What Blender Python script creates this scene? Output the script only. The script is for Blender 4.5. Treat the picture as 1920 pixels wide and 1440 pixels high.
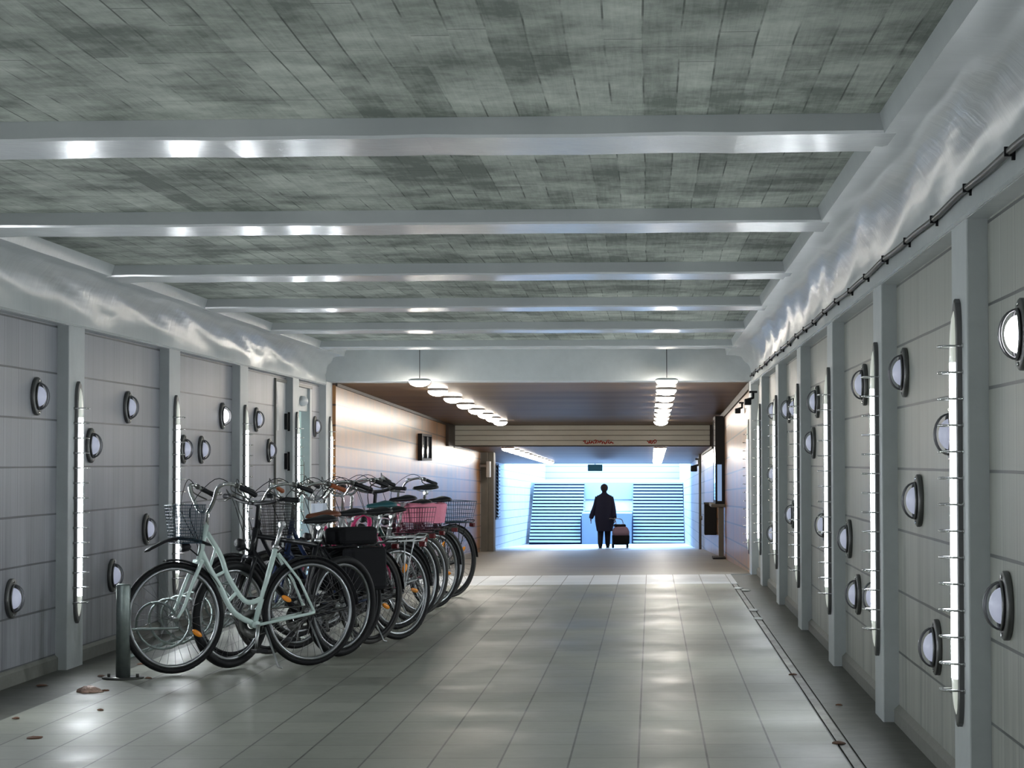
import bpy, math, random
from mathutils import Vector, Matrix
import numpy as np
random.seed(7)
for o in list(bpy.data.objects): bpy.data.objects.remove(o)
SC = bpy.context.scene
COL = SC.collection
PI = math.pi
# ---------------------------------------------------------------- camera, world, exposure
FPX = 4100.0
PH = math.atan(145/FPX); TH = math.atan(261*math.cos(PH)/FPX)
cam = bpy.data.cameras.new('camera'); camo = bpy.data.objects.new('camera', cam); COL.objects.link(camo)
cam.sensor_width = 36; cam.lens = 36*FPX/1920; cam.clip_end = 500; cam.clip_start = 0.1
camo.location = (0, 0, 1.3); camo.rotation_euler = (PI/2+PH, 0, TH)
SC.camera = camo
W = bpy.data.worlds.new('sky'); SC.world = W; W.use_nodes = True
bg = W.node_tree.nodes['Background']; bg.inputs[0].default_value = (0.35, 0.60, 1.0, 1); bg.inputs[1].default_value = 18.0
SC.view_settings.view_transform = 'Standard'; SC.view_settings.look = 'None'
SC.view_settings.exposure = 0.0; SC.view_settings.gamma = 1.0; SC.view_settings.use_curve_mapping = False
STRIP_E = 135.0; PEND_E = 60.0
# sampling portal in the opening above the stairs (lets the renderer find the sky)
al = bpy.data.lights.new('sky_portal', 'AREA'); al.shape = 'RECTANGLE'; al.size = 6.2; al.size_y = 4.2; al.cycles.is_portal = True
alo = bpy.data.objects.new('sky_portal', al); COL.objects.link(alo); alo.location = (-1.6, 66.2, -0.05); alo.rotation_euler = (-PI/2, 0, 0)

# ---------------------------------------------------------------- floor height
def fz(x, y):
    return 0.011*(x-1.16)+float(np.interp(y, [0, 25.4, 35.8, 48.3, 57.3, 77], [0, 0, -.27, -.64, -.97, -1.57]))

# ---------------------------------------------------------------- materials
def new_mat(name):
    m = bpy.data.materials.new(name); m.use_nodes = True
    return m, m.node_tree.nodes, m.node_tree.links, m.node_tree.nodes['Principled BSDF']
def solid(name, col, rough=.5, metal=0, spec=.5, noise=0, nscale=20, bump=0, coat=0, trans=0):
    m, N, L, b = new_mat(name)
    b.inputs['Base Color'].default_value = (*col, 1); b.inputs['Roughness'].default_value = rough
    b.inputs['Metallic'].default_value = metal; b.inputs['Specular IOR Level'].default_value = spec
    b.inputs['Coat Weight'].default_value = coat; b.inputs['Coat Roughness'].default_value = .08
    b.inputs['Transmission Weight'].default_value = trans
    if noise or bump:
        tc = N.new('ShaderNodeTexCoord'); nz = N.new('ShaderNodeTexNoise'); nz.inputs['Scale'].default_value = nscale; nz.inputs['Detail'].default_value = 6
        L.new(tc.outputs['Object'], nz.inputs['Vector'])
        if noise:
            mx = N.new('ShaderNodeMix'); mx.data_type = 'RGBA'; L.new(nz.outputs[0], mx.inputs[0])
            mx.inputs[6].default_value = (*[c*(1-noise) for c in col], 1); mx.inputs[7].default_value = (*[min(1, c*(1+noise)) for c in col], 1)
            L.new(mx.outputs[2], b.inputs['Base Color'])
        if bump:
            bp = N.new('ShaderNodeBump'); bp.inputs['Strength'].default_value = 1; bp.inputs['Distance'].default_value = bump
            L.new(nz.outputs[0], bp.inputs['Height']); L.new(bp.outputs[0], b.inputs['Normal'])
    return m
def emit(name, col, s, base=(.8, .8, .8)):
    m, N, L, b = new_mat(name); b.inputs['Base Color'].default_value = (*base, 1)
    b.inputs['Emission Color'].default_value = (*col, 1); b.inputs['Emission Strength'].default_value = s; b.inputs['Roughness'].default_value = .3
    return m
class NT:
    """small helper for node maths"""
    def __init__(s, name):
        s.m, s.N, s.L, s.b = new_mat(name)
        tc = s.N.new('ShaderNodeTexCoord'); s.co = tc.outputs['Object']
        sp = s.N.new('ShaderNodeSeparateXYZ'); s.L.new(s.co, sp.inputs[0]); s.x, s.y, s.z = sp.outputs
    def put(s, sock, v):
        if isinstance(v, (int, float)): sock.default_value = v
        elif isinstance(v, tuple): sock.default_value = v
        else: s.L.new(v, sock)
    def math(s, op, a, b=0., c=None):
        n = s.N.new('ShaderNodeMath'); n.operation = op; s.put(n.inputs[0], a); s.put(n.inputs[1], b)
        if c is not None: s.put(n.inputs[2], c)
        return n.outputs[0]
    def vec(s, x, y, z):
        n = s.N.new('ShaderNodeCombineXYZ'); s.put(n.inputs[0], x); s.put(n.inputs[1], y); s.put(n.inputs[2], z); return n.outputs[0]
    def noise(s, v, scale, detail=4, rough=.55, dist=0.):
        n = s.N.new('ShaderNodeTexNoise'); s.put(n.inputs['Vector'], v); n.inputs['Scale'].default_value = scale
        n.inputs['Detail'].default_value = detail; n.inputs['Roughness'].default_value = rough; n.inputs['Distortion'].default_value = dist
        return n.outputs[0]
    def white(s, v):
        n = s.N.new('ShaderNodeTexWhiteNoise'); n.noise_dimensions = '3D'; s.L.new(v, n.inputs['Vector']); return n.outputs[0]
    def ramp(s, v, a, b, lo=0., hi=1.):
        n = s.N.new('ShaderNodeMapRange'); s.put(n.inputs[0], v); n.inputs[1].default_value = a; n.inputs[2].default_value = b
        n.inputs[3].default_value = lo; n.inputs[4].default_value = hi; return n.outputs[0]
    def mix(s, f, a, b, mode='MIX'):
        n = s.N.new('ShaderNodeMix'); n.data_type = 'RGBA'; n.blend_type = mode; s.put(n.inputs[0], f)
        for i, v in ((6, a), (7, b)):
            if isinstance(v, tuple): n.inputs[i].default_value = (*v[:3], 1)
            else: s.L.new(v, n.inputs[i])
        return n.outputs[2]
    def line(s, v, off, period, width):
        """1 on a joint line, 0 elsewhere"""
        d = s.math('PINGPONG', s.math('ADD', v, 1000*period-off), period/2)
        return s.math('LESS_THAN', d, width/2)
    def cell(s, v, off, period): return s.math('FLOOR', s.math('DIVIDE', s.math('SUBTRACT', v, off), period))
    def bump(s, h, dist, strength=1.):
        n = s.N.new('ShaderNodeBump'); n.inputs['Distance'].default_value = dist; n.inputs['Strength'].default_value = strength
        s.L.new(h, n.inputs['Height']); s.L.new(n.outputs[0], s.b.inputs['Normal'])
    def done(s, col, rough, spec=.5):
        s.put(s.b.inputs['Base Color'], col if not isinstance(col, tuple) else (*col, 1)); s.put(s.b.inputs['Roughness'], rough)
        s.b.inputs['Specular IOR Level'].default_value = spec
        return s.m

def mat_ceiling():
    t = NT('board_formed_concrete')
    wv = t.noise(t.vec(0., t.y, 0.), .35, 2)
    xx = t.math('ADD', t.x, t.math('MULTIPLY', wv, .05))
    px = t.cell(xx, 0., .118)
    sh = t.white(t.vec(px, 3., 1.))
    yo = t.math('ADD', t.y, t.math('MULTIPLY', sh, 3.))
    py = t.cell(yo, 0., 3.7)
    tone = t.white(t.vec(px, py, 7.))
    grain = t.noise(t.vec(t.math('MULTIPLY', t.x, 60.), t.math('MULTIPLY', t.y, 2.2), tone), 1., 6, .65, .6)
    blot = t.noise(t.co, 1.6, 6, .65)
    blot2 = t.noise(t.vec(t.math('MULTIPLY', t.x, 1.), t.math('MULTIPLY', t.y, 1.), 5.), 5., 5, .7)
    v = t.math('ADD', t.math('MULTIPLY', tone, .26), t.math('MULTIPLY', grain, .45))
    v = t.math('ADD', v, t.ramp(blot, .35, .65, -.3, .3)); v = t.math('ADD', v, t.ramp(blot2, .3, .7, -.18, .18))
    c = t.mix(t.ramp(v, .05, .85), (.13, .15, .13), (.52, .56, .50))
    seam = t.math('MAXIMUM', t.math('MULTIPLY', t.line(xx, 0., .118, .006), t.ramp(t.noise(t.co, 2.3, 3), .45, .6)), t.math('MAXIMUM', t.math('MULTIPLY', t.line(yo, 0., 3.7, .010), .7), t.math('MULTIPLY', t.line(t.y, .35, .93, .012), t.ramp(t.noise(t.co, 1.7, 3), .42, .6, .05, .6))))
    c = t.mix(t.math('MULTIPLY', seam, .75), c, (.03, .035, .03))
    knot = t.ramp(t.noise(t.vec(t.math('MULTIPLY', t.x, 9.), t.math('MULTIPLY', t.y, 3.), 2.), 1., 5, .75), .70, .78)
    c = t.mix(t.math('MULTIPLY', knot, .8), c, (.05, .06, .05))
    t.bump(t.math('SUBTRACT', grain, seam), .004)
    return t.done(c, .75, .3)
def mat_walltile(name, zoff, zp, yp, slope=0., ca=(.36, .37, .335), cb=(.42, .43, .39), rough=.42, dirt=True, brown=False, joint=(.05, .055, .06), jw=.012):
    t = NT(name)
    zz = t.math('ADD', t.z, t.math('MULTIPLY', t.y, slope)) if slope else t.z
    wob = t.math('MULTIPLY', t.math('SUBTRACT', t.noise(t.vec(0., t.y, t.cell(zz, zoff, zp)), 1.3, 2), .5), .006)
    hl = t.line(t.math('ADD', zz, wob), zoff, zp, jw)
    vl = t.line(t.y, 0., yp, .006)
    thin = t.line(t.y, .06, yp/3, .004)
    tone = t.white(t.vec(1., t.cell(t.y, 0., yp), t.cell(zz, zoff, zp)))
    tone2 = t.white(t.vec(2., t.cell(t.y, .06, yp/3), 1.))
    c = t.mix(t.math('MULTIPLY', t.math('ADD', tone, tone2), .5), ca, cb)
    if brown:
        nz = t.noise(t.vec(0., t.math('MULTIPLY', t.y, 1.6), t.math('MULTIPLY', t.z, .35)), 1., 5, .6)
        c = t.mix(t.ramp(nz, .35, .65), c, brown)
    if dirt:
        st = t.noise(t.vec(0., t.math('MULTIPLY', t.y, 7.), t.math('MULTIPLY', t.z, .5)), 1., 5, .7)
        lowf = t.ramp(t.math('ADD', t.z, t.math('MULTIPLY', t.noise(t.vec(0., t.y, 0.), .8, 2), .5)), .2, 1.7, 1., 0.)
        c = t.mix(t.math('MULTIPLY', t.math('MULTIPLY', t.ramp(st, .45, .72), lowf), .8), c, (.07, .07, .08))
    c = t.mix(t.math('MULTIPLY', vl, .6), c, joint); c = t.mix(t.math('MULTIPLY', thin, .32), c, joint)
    c = t.mix(t.math('MULTIPLY', hl, .85), c, joint)
    t.bump(t.math('SUBTRACT', t.math('MULTIPLY', t.noise(t.co, 9., 3), .25), hl), .003, .6)
    return t.done(c, rough, .5)
def mat_floor(name='floor_tile', ca=(.17, .175, .145), cb=(.31, .315, .265)):
    t = NT(name)
    P = .303; xo = .85; Q = .46
    xl = t.line(t.x, xo, P, .009); yl = t.line(t.y, .1, Q, .012)
    tone = t.white(t.vec(t.cell(t.x, xo, P), t.cell(t.y, .1, Q), 4.))
    blot = t.noise(t.co, 1.1, 6, .65); sp = t.noise(t.co, 14., 5, .7)
    v = t.math('ADD', t.math('MULTIPLY', tone, .35), t.math('ADD', t.ramp(blot, .3, .7, 0., .5), t.ramp(sp, .3, .7, -.1, .12)))
    c = t.mix(v, ca, cb)
    c = t.mix(t.math('MAXIMUM', t.math('MULTIPLY', xl, .85), t.math('MULTIPLY', yl, .6)), c, (.035, .035, .03))
    t.bump(t.math('SUBTRACT', t.math('MULTIPLY', t.noise(t.co, 5., 3), .4), t.math('MAXIMUM', xl, yl)), .003, .5)
    return t.done(c, t.ramp(blot, .3, .7, .30, .5), .45)
def mat_noise(name, a, b, scale=3., rough=.6, bump=.002, sx=1., sy=1., sz=1., spec=.4, bscale=None, coat=0):
    t = NT(name)
    v = t.vec(t.math('MULTIPLY', t.x, sx), t.math('MULTIPLY', t.y, sy), t.math('MULTIPLY', t.z, sz))
    n = t.noise(v, scale, 6, .65)
    c = t.mix(t.ramp(n, .3, .7), a, b)
    t.bump(t.noise(v, bscale or scale*3, 4), bump)
    t.b.inputs['Coat Weight'].default_value = coat; t.b.inputs['Coat Roughness'].default_value = .12
    return t.done(c, rough, spec)

M = dict(
 ceiling=mat_ceiling(),
 white=mat_noise('white_gloss_paint', (.50, .53, .54), (.58, .60, .61), 2., .20, .003, bscale=7, spec=.6),
 cove=mat_noise('cove_gloss_plaster', (.50, .53, .54), (.58, .61, .62), 1.5, .30, .005, sx=.35, sy=2.2, sz=.35, bscale=4.5, spec=.7),
 pil=mat_noise('pilaster_paint', (.52, .55, .56), (.58, .61, .62), 6., .45, .0015),
 wall=mat_walltile('grey_wall_tile', 1.263, .305, .30),
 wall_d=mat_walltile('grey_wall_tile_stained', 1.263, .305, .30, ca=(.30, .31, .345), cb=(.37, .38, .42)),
 plinth=solid('plinth_concrete', (.20, .20, .18), .6, noise=.2),
 floor=mat_floor(),
 margin=mat_noise('dark_floor_margin', (.055, .055, .045), (.10, .10, .085), 4., .5, .003, sy=1.5),
 litfloor=mat_floor('lit_floor_tile', (.52, .54, .56), (.72, .74, .78)),  # floor tile in a lightened colour, to paint in a band of light
 channel=mat_noise('channel_concrete', (.12, .12, .10), (.32, .31, .28), 5., .5, .003, sy=.6),
 threshold=mat_noise('pale_threshold', (.66, .68, .70), (.76, .78, .80), 4., .4, .001),
 farfloor=mat_noise('far_pale_floor', (.20, .20, .23), (.26, .26, .29), 1.2, .45, .002),
 ramp=mat_noise('ramp_concrete', (.15, .145, .125), (.21, .205, .175), 1.2, .45, .002, sx=.6),
 brownwall=mat_walltile('brown_glazed_tile', .95, .245, .62, slope=.0172, ca=(.20, .13, .085), cb=(.28, .185, .12), rough=.31, jw=.022, dirt=False, brown=(.44, .19, .05), joint=(.03, .025, .03)),
 farwall=mat_walltile('pale_glazed_tile', .95, .245, .62, slope=.0172, ca=(.34, .34, .37), cb=(.42, .42, .45), rough=.4, dirt=False, jw=.02, joint=(.08, .08, .12)),
 brownceil=mat_noise('brown_ceiling_boards', (.09, .055, .032), (.26, .17, .10), 1., .40, .003, sx=.2, sy=1.6, spec=.4),
 shadowgap=solid('shadow_gap_dark', (.03, .018, .012), .5),
 metal=solid('brushed_steel', (.38, .38, .36), .35, 1),
 platemetal=solid('dull_dark_steel', (.17, .17, .17), .42, .9),
 darkmetal=solid('dark_steel', (.10, .10, .095), .4, .8),
 chrome=solid('chrome', (.75, .75, .76), .12, 1),
 alloy=solid('alloy', (.52, .53, .54), .3, 1),
 rimalloy=solid('wheel_rim_alloy', (.26, .27, .28), .32, 1), spoke=solid('spoke_steel', (.22, .22, .23), .4, 1),
 galv=solid('galvanised_steel', (.26, .30, .29), .45, .85, noise=.3, nscale=25),
 black=solid('black_plastic', (.006, .006, .008), .5, spec=.3),
 rubber=solid('tyre_rubber', (.005, .005, .006), .6, spec=.25),
 greyrub=solid('grey_tyre', (.03, .028, .025), .65),
 glass=solid('lamp_glass', (.8, .82, .9), .08, trans=.9),
 strip=emit('strip_lamp_diffuser', (.90, .96, 1.0), STRIP_E),
 strip_side=emit('strip_lamp_side', (.90, .95, 1.0), 2.6),
 tip=emit('diffuser_tip', (.85, .90, .80), .38, (.6, .62, .58)),
 bulk=emit('bulkhead_glass_dim', (.70, .76, 1.0), .34, (.5, .5, .56)),
 bulkb=emit('bulkhead_glass_bright', (.97, .98, 1.0), 7),
 pend=emit('pendant_lamp_glow', (1., .93, .82), PEND_E),
 sash=emit('lit_green_glass', (.55, .74, .70), .42, (.3, .42, .4)),
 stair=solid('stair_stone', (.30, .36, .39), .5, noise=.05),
 riser=solid('gap_shade_and_rail', (.008, .012, .03), .8, spec=.1),
 bluewall=solid('blue_grey_wall', (.10, .14, .18), .5, noise=.1, nscale=3),
 coat=solid('navy_coat_cloth', (.010, .012, .035), .85, noise=.2, nscale=8),
 trouser=solid('dark_trousers', (.008, .010, .022), .85),
 skin=solid('skin', (.32, .18, .13), .6),
 hair=solid('grey_brown_hair', (.03, .025, .03), .7),
 bag=solid('lilac_bag_cloth', (.30, .20, .26), .8),
 orange=solid('orange_reflector', (.95, .32, .02), .2, coat=.5),
 red=solid('red_reflector', (.9, .02, .03), .2, coat=.5),
 dullred=solid('dark_red_lens', (.12, .004, .006), .25),
 graffiti=solid('red_spray_paint', (.55, .05, .03), .6),
 graffitig=solid('grey_spray_paint', (.10, .07, .06), .6),
 boards=mat_noise('pale_fascia_boards', (.74, .75, .68), (.86, .87, .80), 2., .3, .002, sx=.5),
 column=solid('column_concrete', (.16, .15, .13), .55, noise=.25, nscale=4),
 caseglow=emit('case_side_glow', (.35, .55, .95), .5, (.2, .3, .4)),
 poster=solid('poster_print', (.10, .13, .18), .15, noise=.8, nscale=2.5, coat=.6),
 whiteplas=solid('white_plastic', (.7, .72, .74), .4),
 leaf=solid('dry_leaf', (.12, .055, .03), .8, noise=.3),
 foil=solid('shiny_wrapper', (.45, .30, .24), .3, .3, noise=.4, nscale=60, bump=.01),
 paper=solid('white_paper', (.75, .76, .76), .7),
)
PAINT = dict(white=solid('mint_white_frame_paint', (.64, .77, .73), .3, coat=.5), black=solid('black_frame_paint', (.005, .005, .008), .3, spec=.4),
 blue=solid('dark_blue_frame_paint', (.015, .03, .09), .3, coat=.5), pink=solid('magenta_frame_paint', (.60, .03, .16), .3, coat=.5),
 silver=solid('silver_frame_paint', (.42, .43, .44), .3, .6), maroon=solid('maroon_frame_paint', (.12, .012, .03), .3, coat=.5),
 green=solid('dark_green_frame_paint', (.01, .05, .045), .3, coat=.5), grey=solid('grey_frame_paint', (.04, .04, .045), .3, coat=.4))
M.update(saddle_black=solid('black_saddle_vinyl', (.006, .006, .009), .5, spec=.3), saddle_brown=solid('brown_saddle_leather', (.16, .045, .018), .45),
 saddle_teal=solid('teal_saddle_cover', (.006, .085, .10), .5), pinkcloth=solid('pink_basket_cloth', (.85, .27, .38), .7, noise=.15, nscale=18, bump=.01),
 maroonwire=solid('maroon_wire', (.09, .012, .03), .4), bluewire=solid('black_blue_wire', (.02, .05, .075), .4), olive=solid('olive_cloth', (.07, .06, .025), .8),
 orangegrip=solid('orange_brown_grip', (.30, .07, .015), .6), blackcloth=solid('black_bag_cloth', (.006, .006, .008), .8, spec=.2), whitecard=solid('white_card', (.7, .75, .85), .5))

# ---------------------------------------------------------------- mesh builder
def catmull(pts, n=6, closed=False):
    P = [Vector(p) for p in pts]; out = []
    m = len(P); R = range(m if closed else m-1)
    for i in R:
        p0 = P[i-1] if (i > 0 or closed) else P[0]*2-P[1]; p1 = P[i]; p2 = P[(i+1) % m]
        p3 = P[(i+2) % m] if (i+2 < m or closed) else P[-1]*2-P[-2]
        for k in range(n):
            t = k/n
            out.append(.5*((2*p1)+(-p0+p2)*t+(2*p0-5*p1+4*p2-p3)*t*t+(-p0+3*p1-3*p2+p3)*t**3))
    if not closed: out.append(P[-1])
    return out
class MB:
    def __init__(s): s.v = []; s.f = []; s.sm = []; s.mi = []; s.cur = 0
    def add(s, vs, fs, smooth=False):
        b = len(s.v); s.v += [tuple(v) for v in vs]
        for f in fs: s.f.append([i+b for i in f]); s.sm.append(smooth); s.mi.append(s.cur)
        return s
    def box(s, x0, x1, y0, y1, z0, z1, c=0):
        if c <= 0:
            vs = [(x, y, z) for z in (z0, z1) for x, y in ((x0, y0), (x1, y0), (x1, y1), (x0, y1))]
            return s.add(vs, [(0, 3, 2, 1), (4, 5, 6, 7), (0, 1, 5, 4), (1, 2, 6, 5), (2, 3, 7, 6), (3, 0, 4, 7)])
        # chamfered box: 24 verts
        import bmesh
        bm = bmesh.new(); bmesh.ops.create_cube(bm, size=1)
        for v in bm.verts: v.co = Vector(((x0+x1)/2+v.co.x*(x1-x0), (y0+y1)/2+v.co.y*(y1-y0), (z0+z1)/2+v.co.z*(z1-z0)))
        bmesh.ops.bevel(bm, geom=bm.edges[:]+bm.verts[:], offset=c, segments=2, profile=.5, affect='EDGES')
        bm.verts.index_update(); s.add([v.co[:] for v in bm.verts], [[v.index for v in f.verts] for f in bm.faces]); bm.free(); return s
    def prism(s, poly, a, b, axis='y', smooth=False, caps=True):
        """poly of 2D points extruded along an axis from a to b"""
        n = len(poly)
        def mk(p, t): return {'y': (p[0], t, p[1]), 'x': (t, p[0], p[1]), 'z': (p[0], p[1], t)}[axis]
        vs = [mk(p, a) for p in poly]+[mk(p, b) for p in poly]
        s.add(vs, [(i, (i+1) % n, n+(i+1) % n, n+i) for i in range(n)], smooth)
        if caps: s.add(vs, [list(range(n))[::-1], [n+i for i in range(n)]])
        return s
    def tube(s, pts, r, seg=8, closed=False, flat=1., cap=True):
        P = [Vector(p) for p in pts]; n = len(P)
        rad = r if isinstance(r, (list, tuple)) else [r]*n
        vs = []; up = None
        for i in range(n):
            if closed: t = (P[(i+1) % n]-P[i-1])
            else: t = (P[min(i+1, n-1)]-P[max(i-1, 0)])
            t.normalize()
            if up is None:
                up = Vector((0, 0, 1)) if abs(t.z) < .9 else Vector((1, 0, 0))
            a = (up-t*up.dot(t))
            if a.length < 1e-5: a = t.orthogonal()
            a.normalize(); b = t.cross(a); up = a
            for k in range(seg):
                w = 2*PI*k/seg; vs.append(P[i]+a*math.cos(w)*rad[i]*flat+b*math.sin(w)*rad[i])
        fs = []
        for i in range(n if closed else n-1):
            j = (i+1) % n
            for k in range(seg):
                l = (k+1) % seg; fs.append((i*seg+k, i*seg+l, j*seg+l, j*seg+k))
        s.add(vs, fs, True)
        if not closed and cap:
            s.add(vs[:seg], [list(range(seg))[::-1]]); s.add(vs[-seg:], [list(range(seg))])
        return s
    def lathe(s, prof, seg=24, axis='y', c=(0, 0, 0), smooth=True, closed=False, sc=(1, 1)):
        """profile (r, t) spun round an axis; sc stretches the two radial directions"""
        n = len(prof); vs = []
        for k in range(seg):
            w = 2*PI*k/seg; a = math.cos(w)*sc[0]; b = math.sin(w)*sc[1]
            for r, t in prof:
                p = {'y': (r*a, t, r*b), 'x': (t, r*a, r*b), 'z': (r*a, r*b, t)}[axis]
                vs.append((p[0]+c[0], p[1]+c[1], p[2]+c[2]))
        fs = []
        for k in range(seg):
            l = (k+1) % seg
            for i in range(n if closed else n-1):
                j = (i+1) % n; fs.append((k*n+i, k*n+j, l*n+j, l*n+i))
        return s.add(vs, fs, smooth)
    def loft(s, rings, smooth=True, cap=True):
        n = len(rings[0]); vs = [p for r in rings for p in r]; fs = []
        for i in range(len(rings)-1):
            for k in range(n):
                l = (k+1) % n; fs.append((i*n+k, i*n+l, (i+1)*n+l, (i+1)*n+k))
        s.add(vs, fs, smooth)
        if cap: s.add(rings[0], [list(range(n))[::-1]]); s.add(rings[-1], [list(range(n))])
        return s
    def mesh(s, name, mats):
        me = bpy.data.meshes.new(name); me.from_pydata(s.v, [], s.f)
        me.polygons.foreach_set('use_smooth', s.sm); me.polygons.foreach_set('material_index', s.mi)
        for m in (mats if isinstance(mats, (list, tuple)) else [mats]): me.materials.append(m)
        import bmesh
        bm = bmesh.new(); bm.from_mesh(me); bmesh.ops.remove_doubles(bm, verts=bm.verts, dist=1e-6); bmesh.ops.recalc_face_normals(bm, faces=bm.faces); bm.to_mesh(me); bm.free()
        me.update(); return me
def obj(name, mb, mats, parent=None, loc=None):
    me = mb.mesh(name, mats) if isinstance(mb, MB) else mb
    o = bpy.data.objects.new(name, me); COL.objects.link(o)
    if parent: o.parent = parent
    if loc: o.location = loc
    return o
def struct(name, mb, mats, parent=None):
    o = obj(name, mb, mats, parent)
    if not parent: o['kind'] = 'structure'
    return o
def tag(o, label, cat, group=None):
    o['label'] = label; o['category'] = cat
    if group: o['group'] = group
    return o
def thing(name, label, cat, loc=(0, 0, 0), rot=(0, 0, 0), group=None):
    o = bpy.data.objects.new(name, None); COL.objects.link(o); o.location = loc; o.rotation_euler = rot; o.empty_display_size = .1
    return tag(o, label, cat, group)
def kids(o): return [c for c in bpy.data.objects if c.parent == o]
def dup(root, loc, rot, label, group=None):
    r = root.copy(); COL.objects.link(r); r.location = loc; r.rotation_euler = rot; r['label'] = label
    if group: r['group'] = group
    for ch in kids(root):
        c = ch.copy(); COL.objects.link(c); c.parent = r
        for g in kids(ch):
            d = g.copy(); COL.objects.link(d); d.parent = c
    return r

# ================================================================ STRUCTURE
XR, XL = 1.157, -3.80          # pilaster faces
WR, WL = 1.235, -3.878         # tiled wall faces
Y0, YP = -7.0, 25.4            # back of the hall, portal
def quad_floor(name, x0, x1, ys, mat, dz=0., thick=.2):
    mb = MB()
    for a, b in zip(ys[:-1], ys[1:]):
        t = [(x0, a, fz(x0, a)+dz), (x1, a, fz(x1, a)+dz), (x1, b, fz(x1, b)+dz), (x0, b, fz(x0, b)+dz)]
        lo = [(p[0], p[1], p[2]-thick) for p in t]
        mb.add(t+lo, [(0, 1, 2, 3), (7, 6, 5, 4), (0, 4, 5, 1), (2, 6, 7, 3), (1, 5, 6, 2), (3, 7, 4, 0)])
    return struct(name, mb, mat)
quad_floor('floor', -3.393, .85, [Y0, 23.5], M['floor'])
quad_floor('floor', -3.90, -3.393, [Y0, YP], M['margin'], -.004)
quad_floor('floor', .915, 1.26, [Y0, YP], M['margin'], -.004)
quad_floor('floor', -3.393, .915, [23.5, YP+.1], M['litfloor'])  # same tiling, brightened in colour where light lies across the floor
quad_floor('floor', -5.0, 1.5, [YP+.1, 35.8, 48.3], M['ramp'])
quad_floor('floor', -5.0, 1.5, [48.3, 57.3, 77, 90], M['farfloor'])
# drainage channel on the right: recessed strip between two dark slots
mb = MB()
for x0, x1, dz in ((.85, .862, -.012), (.862, .903, -.003), (.903, .915, -.012)):
    z = fz(.88, 10)+dz
    mb.cur = 1 if dz < -.01 else 0
    mb.box(x0, x1, Y0, 23.5, z-.1, z)
struct('trim_1', mb, [M['channel'], M['margin']])
# tiled walls
struct('wall_right', MB().box(WR, WR+.3, Y0, YP+.3, -.3, 2.6), M['wall'])
mb = MB()
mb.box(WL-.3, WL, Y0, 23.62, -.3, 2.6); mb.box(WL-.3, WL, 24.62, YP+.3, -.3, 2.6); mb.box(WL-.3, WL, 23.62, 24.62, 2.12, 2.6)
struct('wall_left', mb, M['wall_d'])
struct('wall_back', MB().box(WL-.3, WR+.3, Y0-.3, Y0, -.3, 2.9), M['wall'])
struct('baseboard_right', MB().prism([(WR, -.1), (WR-.025, -.1), (WR-.025, .06), (WR, .085)], Y0, YP, 'y'), M['plinth'])
struct('baseboard_left', MB().prism([(WL, -.2), (WL+.02, -.2), (WL+.02, .02), (WL, .04)], Y0, 23.6, 'y'), M['plinth'])
# pilasters
ks = list(range(-4, 5))
PY = [11.09+2.99*k for k in range(-4, 5)]
n = 2
for y in PY:
    struct('trim_%d' % n, MB().box(XR, WR+.05, y, y+.40, fz(XR, y)-.01, 2.2, .006), M['pil']); n += 1
    struct('trim_%d' % n, MB().box(WL-.05, XL, y, y+.40, fz(XL, y)-.01, 2.2, .006), M['pil']); n += 1
# header + cove + curb, one long moulding on each side (wavy hand-finished plaster)
def moulding(sgn, xf, xarc, xc, xceil, name):
    prof = [(xf+sgn*.12, 2.19), (xf, 2.19), (xf, 2.275)]
    N_ = 12
    for i in range(1, N_+1):
        a = PI/2*i/N_
        prof.append((xf+(xarc-xf)*(1-math.cos(a)), 2.275+(2.526-2.275)*math.sin(a)))
    prof += [(xc, 2.528), (xceil, 2.61), (xceil, 2.75), (xf+sgn*.12, 2.75)]
    ys = np.arange(Y0, YP+.01, .27); ys[-1] = YP
    rings = []
    for y in ys:
        r = []
        for i, (x, z) in enumerate(prof):
            w = 0
            if 3 <= i <= N_+2: w = .006*math.sin(y*2.1+i*.5)+.005*math.sin(y*5.3+1.3*i)+random.uniform(-.0025, .0025)
            elif i == 2 or i == N_+3: w = random.uniform(-.002, .002)
            r.append((x-sgn*w, y, z-w*.8))
        rings.append(r)
    return struct(name, MB().loft(rings, True, True), M['cove'])
m1 = moulding(1, XR, .97, .873, .855, 'trim_%d' % n); n += 1
m2 = moulding(-1, XL, -3.66, -3.58, -3.555, 'trim_%d' % n); n += 1
for m in (m1, m2):
    md = m.modifiers.new('es', 'EDGE_SPLIT'); md.split_angle = math.radians(35)
# ledge bead lines on the headers
for x, sg in ((XR, -1), (XL, 1)):
    struct('trim_%d' % n, MB().box(x-.006 if sg < 0 else x-.004, x+.004 if sg < 0 else x+.006, Y0, YP, 2.192, 2.206), M['white']); n += 1
# ceiling slab and beams
struct('ceiling', MB().box(-4.3, 1.6, Y0-.3, YP+.6, 2.604, 2.9), M['ceiling'])
for k in range(-5, 6):
    y = 8.22+3.045*k
    if y < Y0: continue
    # slightly wavy painted beam with softly rounded lower edges
    xs = np.linspace(-3.62, .92, 24); rings = []
    for x in xs:
        w = random.uniform(-.0025, .0025); w2 = random.uniform(-.003, .003)
        rings.append([(x, y+w, 2.62), (x, y+w, 2.538+w2), (x, y+.012+w, 2.527+w2), (x, y+.485-w, 2.527+w2), (x, y+.50-w, 2.538+w2), (x, y+.5-w, 2.62)])
    struct('trim_%d' % n, MB().loft(rings, False, True), M['white']); n += 1
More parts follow.
